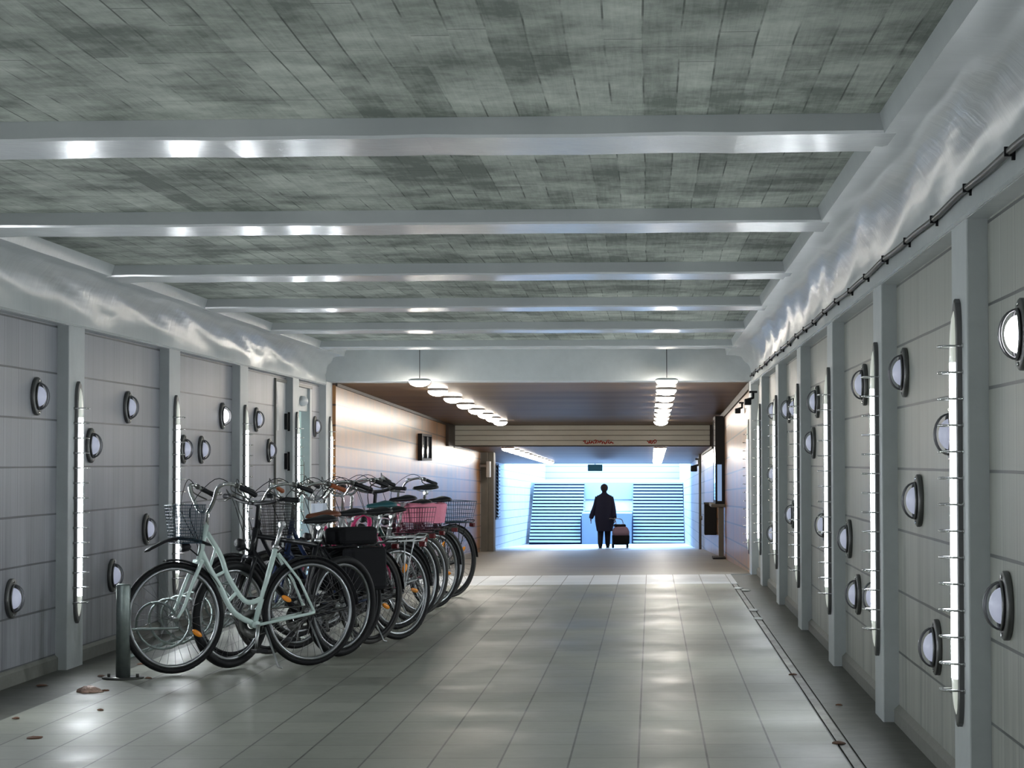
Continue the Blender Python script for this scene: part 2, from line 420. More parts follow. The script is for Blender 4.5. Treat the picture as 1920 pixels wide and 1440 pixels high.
# portal between the hall and the brown tunnel
mb = MB().box(-3.9, 1.3, YP, YP+.5, 2.233, 2.62, .008); struct('trim_%d' % n, mb, M['pil']); n += 1
struct('trim_%d' % n, MB().box(1.15, 1.36, YP, YP+.5, -.1, 2.25, .006), M['pil']); n += 1
struct('trim_%d' % n, MB().box(-4.0, -3.795, YP, YP+.5, -.1, 2.25, .006), M['pil']); n += 1
# brown tunnel
struct('wall_left', MB().box(-4.05, -3.755, YP+.5, 48.3, -2.2, 2.6), M['brownwall'])
struct('wall_right', MB().box(1.17, 1.45, YP+.5, 48.0, -2.2, 2.6), M['brownwall'])
struct('wall_right', MB().box(1.175, 1.45, 48.0, 92, -2.6, 2.6), M['farwall'])
struct('wall_left', MB().box(-4.75, -4.43, 48.3, 92, -2.6, 2.6), M['farwall'])
struct('wall_left', MB().box(-4.6, -3.75, 48.0, 48.3, -2.2, 2.6), M['farwall'])
mb = MB().add([(-4.2, YP+.5, 2.233), (1.5, YP+.5, 2.233), (1.5, 41.3, 1.983), (-4.2, 41.3, 1.983), (-4.2, YP+.5, 2.6), (1.5, YP+.5, 2.6), (1.5, 41.3, 2.6), (-4.2, 41.3, 2.6)],
  [(0, 1, 2, 3), (7, 6, 5, 4), (0, 4, 5, 1), (2, 6, 7, 3), (1, 5, 6, 2), (3, 7, 4, 0)])
struct('ceiling', mb, M['brownceil'])
mb = MB().add([(-4.8, 41.5, 1.60), (1.6, 41.5, 1.60), (1.6, 66, 1.225), (-4.8, 66, 1.225), (-4.8, 41.5, 2.6), (1.6, 41.5, 2.6), (1.6, 66, 2.6), (-4.8, 66, 2.6)],
  [(0, 1, 2, 3), (7, 6, 5, 4), (0, 4, 5, 1), (2, 6, 7, 3), (1, 5, 6, 2), (3, 7, 4, 0)])
struct('ceiling', mb, M['brownceil'])
# board fascia (four boards) at the step down of the ceiling
for i in range(4):
    z = 1.60+.0965*i
    struct('trim_%d' % n, MB().box(-3.755, 1.10, 41.2-.012*(i == 0), 41.5, z, z+.089, .004), M['boards']); n += 1
struct('trim_%d' % n, MB().box(-3.755, 1.17, 41.24, 41.5, 1.58, 2.0), M['shadowgap']); n += 1
# dark bars that paint in the shadow gap along the wall tops
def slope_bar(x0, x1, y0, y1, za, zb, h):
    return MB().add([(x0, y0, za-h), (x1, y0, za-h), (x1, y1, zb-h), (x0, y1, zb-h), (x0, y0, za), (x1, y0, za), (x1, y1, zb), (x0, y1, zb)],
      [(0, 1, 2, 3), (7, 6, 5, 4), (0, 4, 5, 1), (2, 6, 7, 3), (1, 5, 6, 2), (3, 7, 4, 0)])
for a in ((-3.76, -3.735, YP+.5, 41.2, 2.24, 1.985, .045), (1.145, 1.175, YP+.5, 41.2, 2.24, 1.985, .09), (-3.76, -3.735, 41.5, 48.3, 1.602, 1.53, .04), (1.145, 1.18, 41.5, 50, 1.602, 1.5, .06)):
    struct('trim_%d' % n, slope_bar(*a), M['shadowgap']); n += 1
struct('trim_%d' % n, MB().box(-3.76, -3.70, 39.9, 41.2, 1.58, 2.0), M['shadowgap']); n += 1  # dark block standing in for the shade of the soffit recess
# column where the brown wall ends
struct('trim_%d' % n, MB().box(-3.76, -3.60, 48.1, 48.7, -1.2, 1.6, .01).box(-3.60, -3.47, 48.2, 48.75, -1.2, 1.58, .01), M['column']); n += 1
# upper pavement behind the stairs and outer retaining wall
struct('wall_far', MB().box(-5.4, 2.0, 92, 92.3, -2.6, 1.25), M['farwall'])
struct('wall_right', MB().box(1.36, 1.6, 76.8, 92, -1.7, .9), M['stair'])

# ---------------------------------------------------------------- doors on the left
d1 = struct('door_1', MB().box(WL-.02, WL+.012, 22.36, 22.98, .02, 2.13, .004), solid('grey_door_paint', (.42, .45, .48), .4))
obj('door_frame', MB().box(WL-.01, WL+.02, 22.33, 22.36, .0, 2.16).box(WL-.01, WL+.02, 22.36, 23.0, 2.13, 2.16), M['plinth'], d1)
for z in (1.72, 1.30, .4):
    obj('hinge', MB().box(WL+.012, WL+.045, 22.9, 22.98, z-.085, z+.085, .004).tube([(WL+.05, 22.96, z-.1), (WL+.05, 22.96, z+.1)], .014), M['black'], d1)
obj('sticker', MB().box(WL+.012, WL+.015, 22.42, 22.54, 1.62, 1.86).box(WL+.012, WL+.015, 22.39, 22.46, 1.90, 2.04), M['paper'], d1)
obj('lock', MB().box(WL+.012, WL+.02, 22.44, 22.50, .95, 1.12).tube([(WL+.012, 22.47, 1.1), (WL+.06, 22.47, 1.1), (WL+.06, 22.6, 1.1)], .01), M['metal'], d1)
d2 = struct('door_2', MB().box(WL-.10, WL-.07, 23.70, 24.52, .05, 1.86), M['sash'])
obj('door_frame', MB().box(WL-.12, WL+.03, 23.60, 23.70, -.05, 2.14).box(WL-.12, WL+.03, 24.52, 24.64, -.05, 2.14).box(WL-.12, WL+.0, 23.7, 24.52, 1.86, 2.14), M['pil'], d2)
obj('door_edge', MB().box(WL-.0, WL+.04, 23.595, 23.625, -.05, 2.14).box(WL, WL+.04, 23.6, 24.64, 2.12, 2.15), M['darkmetal'], d2)
obj('transom_light', MB().lathe([(0, 0), (.07, 0), (.07, .03), (.045, .06), (0, .07)], 16, 'x', (WL, 24.1, 1.97), sc=(2.2, .8)), M['whiteplas'], d2)
obj('push_bar', MB().tube([(WL-.07, 24.44, .6), (WL-.03, 24.44, .62), (WL-.03, 24.44, 1.3), (WL-.07, 24.44, 1.32)], .012), M['chrome'], d2)

# ================================================================ WALL LAMPS
# a strip lamp: pointed oval steel plate, half-round glowing diffuser, wire hoops.  local +x is out from the wall, y along, z up
def strip_lamp(label, loc, rot):
    t = thing('strip_lamp', label, 'wall lamp', loc, rot, 'strip lamps with wire hoops')
    H = 1.60; mb = MB()
    def outline(w, h, k=24):
        z = np.concatenate([np.linspace(-1, -.86, 8), np.linspace(.86, 1, 8)])*h/2
        y = [w/2*math.sqrt(max(0, 1-max(0, (abs(q)-h/2*.84)/(h/2*.16))**2)) for q in z]
        return list(zip(y, z))+[(-a_, b_) for a_, b_ in list(zip(y, z))[::-1][1:-1]]
    o = outline(.125, H)
    mb.loft([[(0, y, z) for y, z in o], [(.018, y, z) for y, z in o], [(.022, y*.93, z*.992) for y, z in o]], False, True)
    obj('back_plate', mb, M['platemetal'], t)
    def k_(z): return math.sqrt(max(0.015, 1-(max(0, abs(z)-.58)/.175)**2))
    SH = [(0, -1), (.45, -1), (.8, -.9), (1, -.55), (1, 0), (1, .55), (.8, .9), (.45, 1), (0, 1)]
    def ring(z): return [(.016+.020*(.25+.75*k_(z))*a, .046*k_(z)*b, z) for a, b in SH]
    def diff(zs, cap=True):
        m = MB(); R_ = [ring(z) for z in zs]
        for i in range(len(R_)-1):
            for j in range(8):
                m.cur = 0 if 3 <= j <= 4 else 1
                m.add([R_[i][j], R_[i][j+1], R_[i+1][j+1], R_[i+1][j]], [(0, 1, 2, 3)], True)
        m.cur = 1; m.add(R_[0], [tuple(range(9))[::-1]]); m.add(R_[-1], [tuple(range(9))])
        return m
    obj('diffuser', diff(np.concatenate([np.linspace(-.62, -.45, 4), [0], np.linspace(.45, .56, 3)])), [M['strip'], M['strip_side']], t)
    obj('diffuser_tip', diff(np.linspace(.56, .753, 8)), [M['tip'], M['tip']], t); obj('diffuser_tip', diff(np.linspace(-.753, -.62, 7)), [M['tip'], M['tip']], t)
    for i in range(14):
        z = .62-i*.0985
        pts = catmull([(0.0, -.058, z), (.03, -.056, z), (.070, -.038, z), (.080, 0, z), (.070, .038, z), (.03, .056, z), (0.0, .058, z)], 3)
        obj('hoop', MB().tube(pts, .0048, 6).tube([(-.0, -.088, z), (.006, -.088, z)], .008, 8).tube([(0, .088, z), (.006, .088, z)], .008, 8).tube([(.002, -.088, z), (.002, -.056, z)], .003, 5).tube([(.002, .088, z), (.002, .056, z)], .003, 5), M['chrome'], t)
    return t
ORD = ['nearest the viewer', 'second from the viewer', 'third from the viewer', 'fourth from the viewer', 'fifth from the viewer', 'sixth from the viewer', 'just before the brown tunnel']
LR = [(8.29, 0), (11.28, 1), (14.27, 2), (17.26, 3), (20.25, 4), (23.24, 5)]
ZR = 1.11; ZL = 1.03
proto = strip_lamp('vertical glowing strip lamp with wire hoops on right wall, '+ORD[0], (XR, 8.29, ZR), (0, 0, PI))
for y, i in LR[1:]: dup(proto, (XR, y, ZR), (0, 0, PI), 'vertical glowing strip lamp with wire hoops on right wall, '+ORD[i])
dup(proto, (1.17, 26.15, 1.0), (0, 0, PI), 'vertical hooped strip lamp on brown right wall just beyond white portal')
for i, y in enumerate((14.29, 17.28, 20.27, 23.26)):
    dup(proto, (XL, y, ZL), (0, 0, 0), ['vertical glowing hooped strip lamp on left wall, above the galvanised post', 'vertical glowing hooped strip lamp on left wall, behind the white bicycle basket',
        'vertical glowing hooped strip lamp on left wall, third from the left', 'vertical glowing hooped strip lamp on left wall, between grey door and green glass'][i])
dup(proto, (-3.795, YP+.25, ZL), (0, 0, 0), 'vertical glowing hooped strip lamp at left portal jamb beside brown wall')
# the same lamps continue behind the viewer
for y in (-.68, 2.31, 5.30): dup(proto, (XR, y, ZR), (0, 0, PI), 'vertical hooped strip lamp on right wall, outside the photo behind the viewer')
for y in (-.68, 2.31, 5.30, 8.29, 11.28): dup(proto, (XL, y, ZL), (0, 0, 0), 'vertical hooped strip lamp on left wall, outside the photo beyond its left edge')

def bulkhead(label, loc, rot):
    t = thing('bulkhead_lamp', label, 'wall lamp', loc, rot, 'round caged bulkhead lamps')
    obj('back_plate', MB().lathe([(0, 0), (.112, 0), (.115, .004), (.115, .018), (.11, .022), (.085, .024), (0, .024)], 28, 'x', sc=(1, 1.05)), M['platemetal'], t)
    prof = [(.058*math.cos(a), .022+.046*math.sin(a)) for a in np.linspace(0, PI/2, 7)]; prof[-1] = (0.0001, prof[-1][1])
    obj('glass_dome', MB().lathe(prof, 20, 'x', sc=(1, 1.1)), M['bulk'], t)
    g = MB(); g.tube([(.030, .076*math.cos(a), .082*math.sin(a)) for a in np.linspace(0, 2*PI, 25)[:-1]], .006, 6, closed=True)
    for q in (-.3, .3): g.tube([(.026+.058*math.sin(a), .07*q*(.3+.7*math.sin(a)), .082*math.cos(a)) for a in np.linspace(0, PI, 13)], .004, 6)
    g.tube([(.022+.0*math.sin(a), 0, .088*math.cos(a)) for a in np.linspace(0, PI, 13)], .0055, 6)
    obj('guard', g, M['spoke'], t)
    for z in (-.1, .1): obj('screw', MB().tube([(.02, 0, z), (.028, 0, z)], .007, 8), M['chrome'], t)
    return t
ROW = {5: 'highest row', 4: 'second row', 3: 'third row', 2: 'fourth row', 1: 'lowest row'}
def rowi(z): return min(((abs(z-a), i) for a, i in ((1.73, 5), (1.41, 4), (1.13, 3), (.83, 2), (.53, 1))))[1]
BR = [(7.31, 1.72), (7.69, .80), (10.68, 1.73), (8.99, 1.41), (10.15, 1.12), (9.55, .5), (12.66, 1.74), (13.69, .82), (13.13, .51), (12.06, .56), (16.25, 1.74), (16.65, 1.44), (15.55, .85),
      (19.58, 1.76), (18.63, 1.75), (19.05, .84), (21.86, 1.17), (22.0, .58), (21.81, 1.8)]
BL = [(13.58, 1.71), (14.92, 1.41), (15.99, 1.70), (16.61, .78), (15.55, .48), (13.06, .47), (19.57, 1.71), (17.93, 1.40), (18.65, 1.40), (21.27, 1.71), (22.0, 1.41), (25.02, 1.70)]
BAYR = ['at photo edge', 'after first strip lamp', 'after second strip lamp', 'after third strip lamp', 'after fourth strip lamp', 'after fifth strip lamp']
BAYL = ['at photo edge', 'around the galvanised post', 'above the white bicycle', 'left of grey door', 'beside green glass door']
def bayi(y, base): return max(0, int((y-base)//2.99)+1)
pb = None
for side, lst, xw, rz, base, bays in (('right', BR, WR, PI, 8.10, BAYR), ('left', BL, WL, 0, 14.08, BAYL)):
    keys = {}
    for y, z in lst: keys.setdefault((bayi(y, base), rowi(z)), []).append(y)
    for y, z in sorted(lst, key=lambda p: p in ((7.31, 1.72), (19.57, 1.71))):
        k = (bayi(y, base), rowi(z)); pre = 'round caged lamp'
        if len(keys[k]) > 1: pre = 'nearer round caged lamp' if y == min(keys[k]) else 'farther round caged lamp'
        lab = f'{pre} on {side} wall, {ROW[k[1]]}, {bays[min(k[0], len(bays)-1)]}'
        if pb is None: pb = bulkhead(lab, (xw, y, z), (0, 0, rz)); o = pb
        else: o = dup(pb, (xw, y, z), (0, 0, rz), lab)
        if (y, z) in ((7.31, 1.72), (19.57, 1.71)):
            for c in kids(o):
                if c.name.startswith('glass_dome'):
                    c.data = c.data.copy(); c.data.materials[0] = M['bulkb']; c['label'] = 'brightly lit glass dome'
# cable on the right header
pts = []
for i in range(120):
    y = Y0+.2+i*(YP-Y0-.4)/119
    pts.append((XR-.018, y, 2.282+.004*math.sin(y*1.9)+.003*math.sin(y*4.7+1)))
cb = thing('cable', 'dark grey cable clipped along the header of the right wall', 'cable')
obj('sheath', MB().tube(catmull(pts, 2), .013, 6), M['darkmetal'], cb)
for i in range(34):
    y = Y0+1+i*.93; z = 2.282+.004*math.sin(y*1.9)+.003*math.sin(y*4.7+1)
    obj('clip', MB().box(XR-.033, XR+.002, y-.006, y+.006, z-.016, z+.015).box(XR-.010, XR+.002, y-.006, y+.006, z-.028, z-.015), M['black'], cb)

# ================================================================ PENDANT / CEILING LAMPS
def pendant(label, loc, cord=.0, s=1.):
    t = thing('dome_lamp', label, 'ceiling lamp', loc, (0, 0, 0), 'dome lamps under the tunnel ceiling')
    obj('rim', MB().lathe([(0, .0), (.10, .0), (.128, -.012), (.132, -.024), (.126, -.03), (0, -.03)], 24, 'z'), M['whiteplas'], t)
    prof = [(.125*math.cos(a), -.028-.066*math.sin(a)) for a in np.linspace(0, PI/2, 7)]; prof[-1] = (.0001, prof[-1][1])
    obj('shade', MB().lathe(prof, 20, 'z'), M['pend'], t)
    if cord: obj('cord', MB().tube([(0, 0, 0), (0, 0, cord)], .004, 6), M['black'], t)
    return t
def cz(y): return 2.233-(y-25.9)*(.25/15.4) if y < 41.4 else 1.60-(y-41.5)*(.375/24.5)
p0 = pendant('leftmost dome lamp hanging by thin cord in front of white lintel', (-2.67, 25.15, 2.255), .36)
OR = ['first', 'second', 'third', 'fourth', 'fifth', 'sixth', 'seventh', 'eighth', 'ninth', 'tenth', 'eleventh']
pp = None
for i, y in enumerate((27.3, 29.4, 31.4, 33.4, 35.2, 36.9, 38.7)):
    lab = f'{OR[i+1]} dome lamp of the left row under brown ceiling, counted from the white lintel'
    if pp is None: pp = pendant(lab, (-2.67, y, cz(y)), 0)
    else: dup(pp, (-2.67, y, cz(y)), (0, 0, 0), lab)
dup(p0, (.18, 25.15, 2.255), (0, 0, 0), 'first dome lamp of the right row, hanging by a cord in front of white lintel')
for i, y in enumerate((27.2, 29.2, 31.2, 33.2, 35.0, 36.8, 38.7)):
    dup(pp, (.19-.003*i, y, cz(y)), (0, 0, 0), f'{OR[i+1]} dome lamp of the right row under brown ceiling, counted from the white lintel')
for i in range(11):
    y = 42.6+i*1.75
    dup(pp, (-2.79, y, cz(y)), (0, 0, 0), 'small dome lamp in the far left row beyond the board fascia', 'dome lamps in the far left row')
    dup(pp, (.17, y, cz(y)), (0, 0, 0), 'small dome lamp in the far right row beyond the board fascia', 'dome lamps in the far right row')

# ================================================================ STAIRS
def stairs(label, x0, x1, inner):
    t = thing('staircase', label, 'stairs', ((x0+x1)/2, 77, -1.6))
    w = (x1-x0)/2; tr = MB(); ri = MB(); n_ = 19; R_ = .112; T_ = .2
    for i in range(n_):
        z = R_*i; y = T_*i
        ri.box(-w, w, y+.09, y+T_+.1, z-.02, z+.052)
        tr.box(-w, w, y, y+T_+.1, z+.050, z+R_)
    obj('treads', tr, M['stair'], t); obj('tread_gap_shade', ri, M['riser'], t)  # near-black material paints the shade in the gaps under the treads
    x = inner*(w+.0)
    obj('handrail', MB().tube([(x, -.04, 0), (x, -.04, .78), (x, .5, .95)], .022, 8).tube([(x, .5, .0), (x, .5, .95)], .022, 8), M['riser'], t)
    return t
stairs('broad pale staircase rising to daylight, left of the walking person', -4.30, -2.46, 1)
stairs('broad pale staircase rising to daylight, right of the walking person', -.66, 1.15, -1)
struct('wall_far', MB().box(-2.44, -.68, 77.0, 81, -1.7, -.53), M['bluewall'])
struct('wall_far', MB().box(-2.44, -.68, 80.9, 81.2, -.53, .55), M['threshold'])
struct('floor', MB().box(-5.4, 2.0, 80.8, 92, -.1, .52), M['stair'])
# hanging sign in front of the daylight and canopy beyond
t = thing('hanging_sign', 'small blue-green box sign hanging under the far end of the ceiling', 'sign', (-1.68, 65.7, 1.225))
obj('box', MB().box(-.22, .22, -.05, .05, -.22, -.02, .01), solid('teal_sign', (.05, .30, .34), .4), t); obj('rod', MB().tube([(0, 0, -.03), (0, 0, .03)], .012), M['metal'], t)

# ================================================================ TUNNEL FITTINGS
t = thing('poster_case', 'shallow framed poster case on the brown left wall', 'poster case', (-3.755, 35.9, 1.53))
obj('frame', MB().box(0, .07, -.80, -.74, -.22, .22).box(0, .07, .74, .80, -.22, .22).box(0, .07, -.74, .74, .18, .22).box(0, .07, -.74, .74, -.22, -.18).box(0, .07, -.03, .03, -.18, .18), M['black'], t)
obj('poster', MB().box(0, .04, -.74, .74, -.18, .18), M['poster'], t)
tag(obj('junction_box', MB().box(-3.60, -3.52, 47.7, 48.05, .95, 1.30, .01).tube([(-3.6, 47.9, 1.2), (-3.755, 47.9, 1.2)], .03), M['whiteplas']), 'small white box beside the concrete column at end of the brown left wall', 'junction box')
# black slatted shutter on the recessed left wall
t = thing('louvre_panel', 'tall black louvred panel on the recessed left wall past the column', 'louvre', (-4.43, 62.2, .45))
obj('frame', MB().box(0, .06, -.5, -.42, -.78, .78).box(0, .06, .42, .5, -.78, .78).box(0, .05, -.5, .5, -.8, -.74).box(0, .05, -.5, .5, .74, .8), M['black'], t)
lv = MB()
for i in range(15): z = -.72+i*.1; lv.prism([(0, z), (.11, z-.01), (.11, z+.015), (0, z+.06)], -.42, .42, 'y')
obj('louvres', lv, M['black'], t)
# right: display case on a post, wall bin
t = thing('display_case', 'tall black-framed display case on a post against the brown right wall', 'display case', (1.17, 35.6, 0))
z1, z0 = 2.02, .62
obj('frame', MB().box(-.15, 0, -.62, -.55, z0, z1).box(-.15, 0, .55, .62, z0, z1).box(-.15, 0, -.55, .55, z1-.05, z1).box(-.15, 0, -.55, .55, z0, z0+.05).box(-.02, 0, -.55, .55, z0, z1), M['black'], t)
obj('glass_front', MB().box(-.145, -.135, -.55, .55, z0+.05, z1-.05), M['poster'], t)
obj('side_glow', MB().box(-.12, -.05, -.632, -.62, z0+.05, 1.25), M['caseglow'], t)  # no lamp: emissive strip imitating the reflected glow on the case
obj('shelf', MB().box(-.22, .0, -.65, .65, z0-.05, z0, .006), M['column'], t)
obj('post', MB().box(-.10, -.02, -.62, -.50, fz(1.1, 35.1), z0-.05, .006), M['column'], t)
obj('foot', MB().box(-.2, .0, -.95, -.3, fz(1.1, 34.8)-.01, fz(1.1, 34.8)+.03), M['black'], t)
t = thing('litter_bin', 'black rectangular litter bin hung on the right wall past the display case', 'litter bin', (1.17, 39.6, 0))
obj('body', MB().box(-.22, 0, -.2, .2, -.02, .54, .015), M['black'], t); obj('rim', MB().box(-.23, 0, -.21, .21, .53, .56, .004), M['darkmetal'], t)
tag(obj('drain_pipe', MB().tube([(1.12, 50.5, -.75), (1.12, 50.5, 1.5)], .03, 8).tube([(1.12, 50.5, .0), (1.17, 50.5, .0)], .05, 8), M['column']), 'thin dark vertical pipe on the far right wall', 'pipe')
def camera_thing(label, loc, rz, s=1.):
    t = thing('security_camera', label, 'camera', loc, (0, 0, rz)); t.scale = (s, s, s)
    obj('bracket', MB().tube([(0, 0, .06), (0, 0, 0), (-.06, 0, -.02)], .014, 8).box(-.04, .04, -.04, .04, .05, .07), M['black'], t)
    obj('housing', MB().box(-.09, -.02, -.05, .09, -.075, -.01, .01).tube([(-.055, -.05, -.04), (-.055, -.08, -.04)], .028, 12), M['black'], t)
    return t
camera_thing('small black device high on the right wall beside the white portal', (1.155, 24.9, 2.02), 0, 1.1)
camera_thing('small camera under the ceiling trim at the near end of the brown right wall', (1.15, 27.8, 1.98), 0, 1.)
camera_thing('large camera high on the far right wall against the daylight', (1.14, 52.5, 1.22), 0, 2.2)
# graffiti on the fascia
g = MB()
for cx_, s_ in ((-1.02, 1), (.0, .3)):
    for k in range(14 if s_ == 1 else 5):
        x = cx_-.26*s_+k*.04*s_*(1 if s_ == 1 else 2.6)
        pts = catmull([(x, 41.183, 1.655+random.uniform(-.02, .03)), (x+.02, 41.183, 1.655+random.uniform(-.03, .05)), (x+.05, 41.183, 1.66+random.uniform(-.03, .04)), (x+.03, 41.183, 1.64)], 3)
        g.tube(pts, .008, 4)
tag(obj('graffiti_tag', g, M['graffiti']), 'small red scrawled graffiti on the pale board fascia', 'graffiti')

# ================================================================ PERSON + TROLLEY
def skin_body(name, verts, edges, radii, mat, parent, sub=2):
    me = bpy.data.meshes.new(name); me.from_pydata(verts, edges, []); me.materials.append(mat)
    o = bpy.data.objects.new(name, me); COL.objects.link(o); o.parent = parent
    sk = o.modifiers.new('skin', 'SKIN'); sk.use_smooth_shade = True
    for i, r in enumerate(radii):
        v = me.skin_vertices[0].data[i]; v.radius = (r, r) if not isinstance(r, tuple) else r
        v.use_root = (i == 0)
    ss = o.modifiers.new('sub', 'SUBSURF'); ss.levels = sub; ss.render_levels = sub
    return o
PX, PYY = -1.29, 60.2
per = thing('person', 'person in long dark coat walking away towards the stairs, pulling a wheeled bag', 'person', (PX, PYY, fz(PX, PYY)))
V = [(0, 0, .92), (0, .01, 1.15), (0, .02, 1.36), (0, .03, 1.47), (0, .06, 1.56), (0, .07, 1.63), (0, .07, 1.70),
     (-.17, .02, 1.40), (-.24, .02, 1.14), (-.34, .06, .90), (-.37, .09, .80),
     (.17, .02, 1.40), (.23, -.02, 1.13), (.27, -.10, .90), (.29, -.15, .82),
     (-.09, 0, .86), (-.10, .04, .48), (-.11, -.08, .10), (-.11, .06, .045),
     (.09, 0, .86), (.09, .10, .48), (.09, .14, .10), (.09, .28, .05)]
Ed = [(0, 1), (1, 2), (2, 3), (3, 4), (4, 5), (5, 6), (2, 7), (7, 8), (8, 9), (9, 10), (2, 11), (11, 12), (12, 13), (13, 14), (0, 15), (15, 16), (16, 17), (17, 18), (0, 19), (19, 20), (20, 21), (21, 22)]
Ra = [(.15, .11), (.14, .10), (.15, .10), (.055, .055), (.07, .08), (.085, .095), (.07, .08), .065, .045, .032, (.035, .02), .065, .045, .032, (.035, .02), .12, .095, .07, (.06, .05), .12, .095, .07, (.06, .05)]
skin_body('body', V, Ed, Ra, M['trouser'], per)
def ell(cx_, cy_, z, rx, ry, k=20, rough=0):
    return [(cx_+rx*math.cos(2*PI*i/k)*(1+rough*math.sin(5*2*PI*i/k)), cy_+ry*math.sin(2*PI*i/k), z) for i in range(k)]
ct = MB().loft([ell(.01, 0, .47, .215, .19, rough=.03), ell(.01, 0, .49, .22, .19, rough=.03), ell(.01, 0, .75, .265, .19, rough=.03), ell(0, 0, 1.0, .265, .175, rough=.02), ell(0, .01, 1.25, .245, .155), ell(0, .02, 1.38, .235, .135), ell(0, .03, 1.45, .17, .105), ell(0, .04, 1.50, .085, .08), ell(0, .05, 1.53, .07, .07)])
for s_ in (-1, 1):
    P = [(s_*.16, .02, 1.40)]+[V[8], V[9], V[10]] if s_ < 0 else [(s_*.16, .02, 1.40)]+[V[12], V[13], V[14]]
    P[-1] = tuple(Vector(P[-2]).lerp(Vector(P[-1]), .75))
    ct.tube(catmull(P, 4), list(np.linspace(.09, .058, 13)), 12)
obj('coat', ct, M['coat'], per)
obj('hair', MB().lathe([(.0001, -.11), (.06, -.10), (.095, -.05), (.105, .01), (.085, .07), (.04, .105), (.0001, .115)], 18, 'z', (0, .055, 1.655), sc=(1, 1.1)), M['hair'], per)
for s_, hv in ((-1, V[10]), (1, V[14])):
    h = MB(); d = Vector((s_*-.0 - .1*(s_ < 0), .06, -1)).normalized()
    b = Vector(hv)
    h.loft([[(b.x+.02*math.cos(a), b.y+.035*math.sin(a), b.z+.02) for a in np.linspace(0, 2*PI, 9)[:-1]], [(b.x+.018*math.cos(a), b.y+.042*math.sin(a), b.z-.05) for a in np.linspace(0, 2*PI, 9)[:-1]]])
    for k, ln in enumerate((.06, .075, .08, .07)):
        y = b.y+.032-.021*k; h.tube([(b.x, y, b.z-.04), (b.x+.006, y, b.z-.05-ln*.5), (b.x+(.0 if s_ < 0 else -.02), y, b.z-.05-ln)], [.010, .009, .007], 6)
    h.tube([(b.x, b.y+.035, b.z-.0), (b.x-.01, b.y+.06, b.z-.03), (b.x-.012, b.y+.06, b.z-.06)], [.012, .010, .008], 6)
    obj('hand', h, M['skin'], per)
for x, y0_, rot in ((-.11, -.02, 0), (.09, .2, 0)):
    sh = MB().loft([[(x+.045*math.cos(a), y0_+.13*math.sin(a), z_+.004) for a in np.linspace(0, 2*PI, 13)[:-1]] for z_ in (0, .03)]+[[(x+.04*math.cos(a), y0_-.02+.09*math.sin(a), .08) for a in np.linspace(0, 2*PI, 13)[:-1]]])
    obj('shoe', sh, M['black'], per)
bx_, by_ = -.83, 59.65
tr = thing('shopping_trolley', 'wheeled shopping bag with lilac top and black base, pulled by the person', 'wheeled bag', (bx_, by_, fz(bx_, by_)), (0, 0, .25))
b = MB(); b.loft([[(x*.19*w/.19, y*.13, z) for x, y in ((-1, -1), (0, -1.12), (1, -1), (1.08, 0), (1, 1), (0, 1.1), (-1, 1), (-1.08, 0))] for z, w in ((.10, .17), (.14, .21), (.34, .215), (.36, .20))])
obj('lower_bag', b, M['blackcloth'], tr)
b = MB(); b.loft([[(x*w, y*.13, z) for x, y in ((-1, -1), (0, -1.15), (1, -1), (1.08, 0), (1, 1), (0, 1.1), (-1, 1), (-1.08, 0))] for z, w in ((.355, .205), (.45, .21), (.55, .17), (.59, .12))])
obj('upper_bag', b, M['bag'], tr)
obj('flap', MB().loft([[(x*w-.03, y*.11, z) for x, y in ((-1, -1), (0, -1.1), (1, -1), (1, 1), (0, 1.1), (-1, 1))] for z, w in ((.585, .14), (.63, .15), (.66, .12))]), M['black'], tr)
obj('handle', MB().tube(catmull([(-.10, .14, .1), (-.10, .15, .7), (-.17, .30, .80), (-.24, .34, .80)], 4), .012, 8).tube(catmull([(.10, .14, .1), (.10, .15, .7), (0, .30, .80), (-.10, .34, .80)], 4), .012, 8), M['metal'], tr)
for x in (-.2, .2): obj('wheel', MB().lathe([(.0001, -.02), (.07, -.02), (.075, 0), (.07, .02), (.0001, .02)], 18, 'x', (x, .08, .075)), M['rubber'], tr)
obj('foot', MB().tube([(.12, -.12, .11), (.15, -.12, .0)], .012), M['metal'], tr)

# ================================================================ BIKE RACK
RY0, RY1 = 13.47, 22.6
def rz_(y): return fz(-3.3, y)
rk = thing('bike_rack', 'galvanised spiral bicycle rack with a thick round post, along the left wall', 'bike rack', (-3.28, RY0, rz_(13.5)))
for k, y in enumerate((0, RY1-RY0)):
    obj('post', MB().lathe([(.0001, .0), (.045, .0), (.045, .575), (.040, .585), (.0001, .588)], 24, 'z', (0, y, 0)), M['galv'], rk)
    obj('base_plate', MB().lathe([(.0001, 0), (.13, 0), (.13, .010), (.0001, .010)], 20, 'z', (0, y, 0)).tube([(.09, y, .01), (.09, y, .03)], .01).tube([(-.09, y, .01), (-.09, y, .03)], .01), M['darkmetal'], rk)
pts = []
turns = int((RY1-RY0-.3)/.36)
for i in range(turns*20+1):
    a = 2*PI*i/20; pts.append((.15+.155*math.cos(a), .18+.36*i/20, .30+.155*math.sin(a)))
obj('coil', MB().tube([(0, 0, .30)]+pts+[(0, RY1-RY0, .3)], .009, 7), M['galv'], rk)
obj('rail', MB().tube([(0, 0, .12), (0.0, RY1-RY0, .12)], .014, 8), M['galv'], rk)

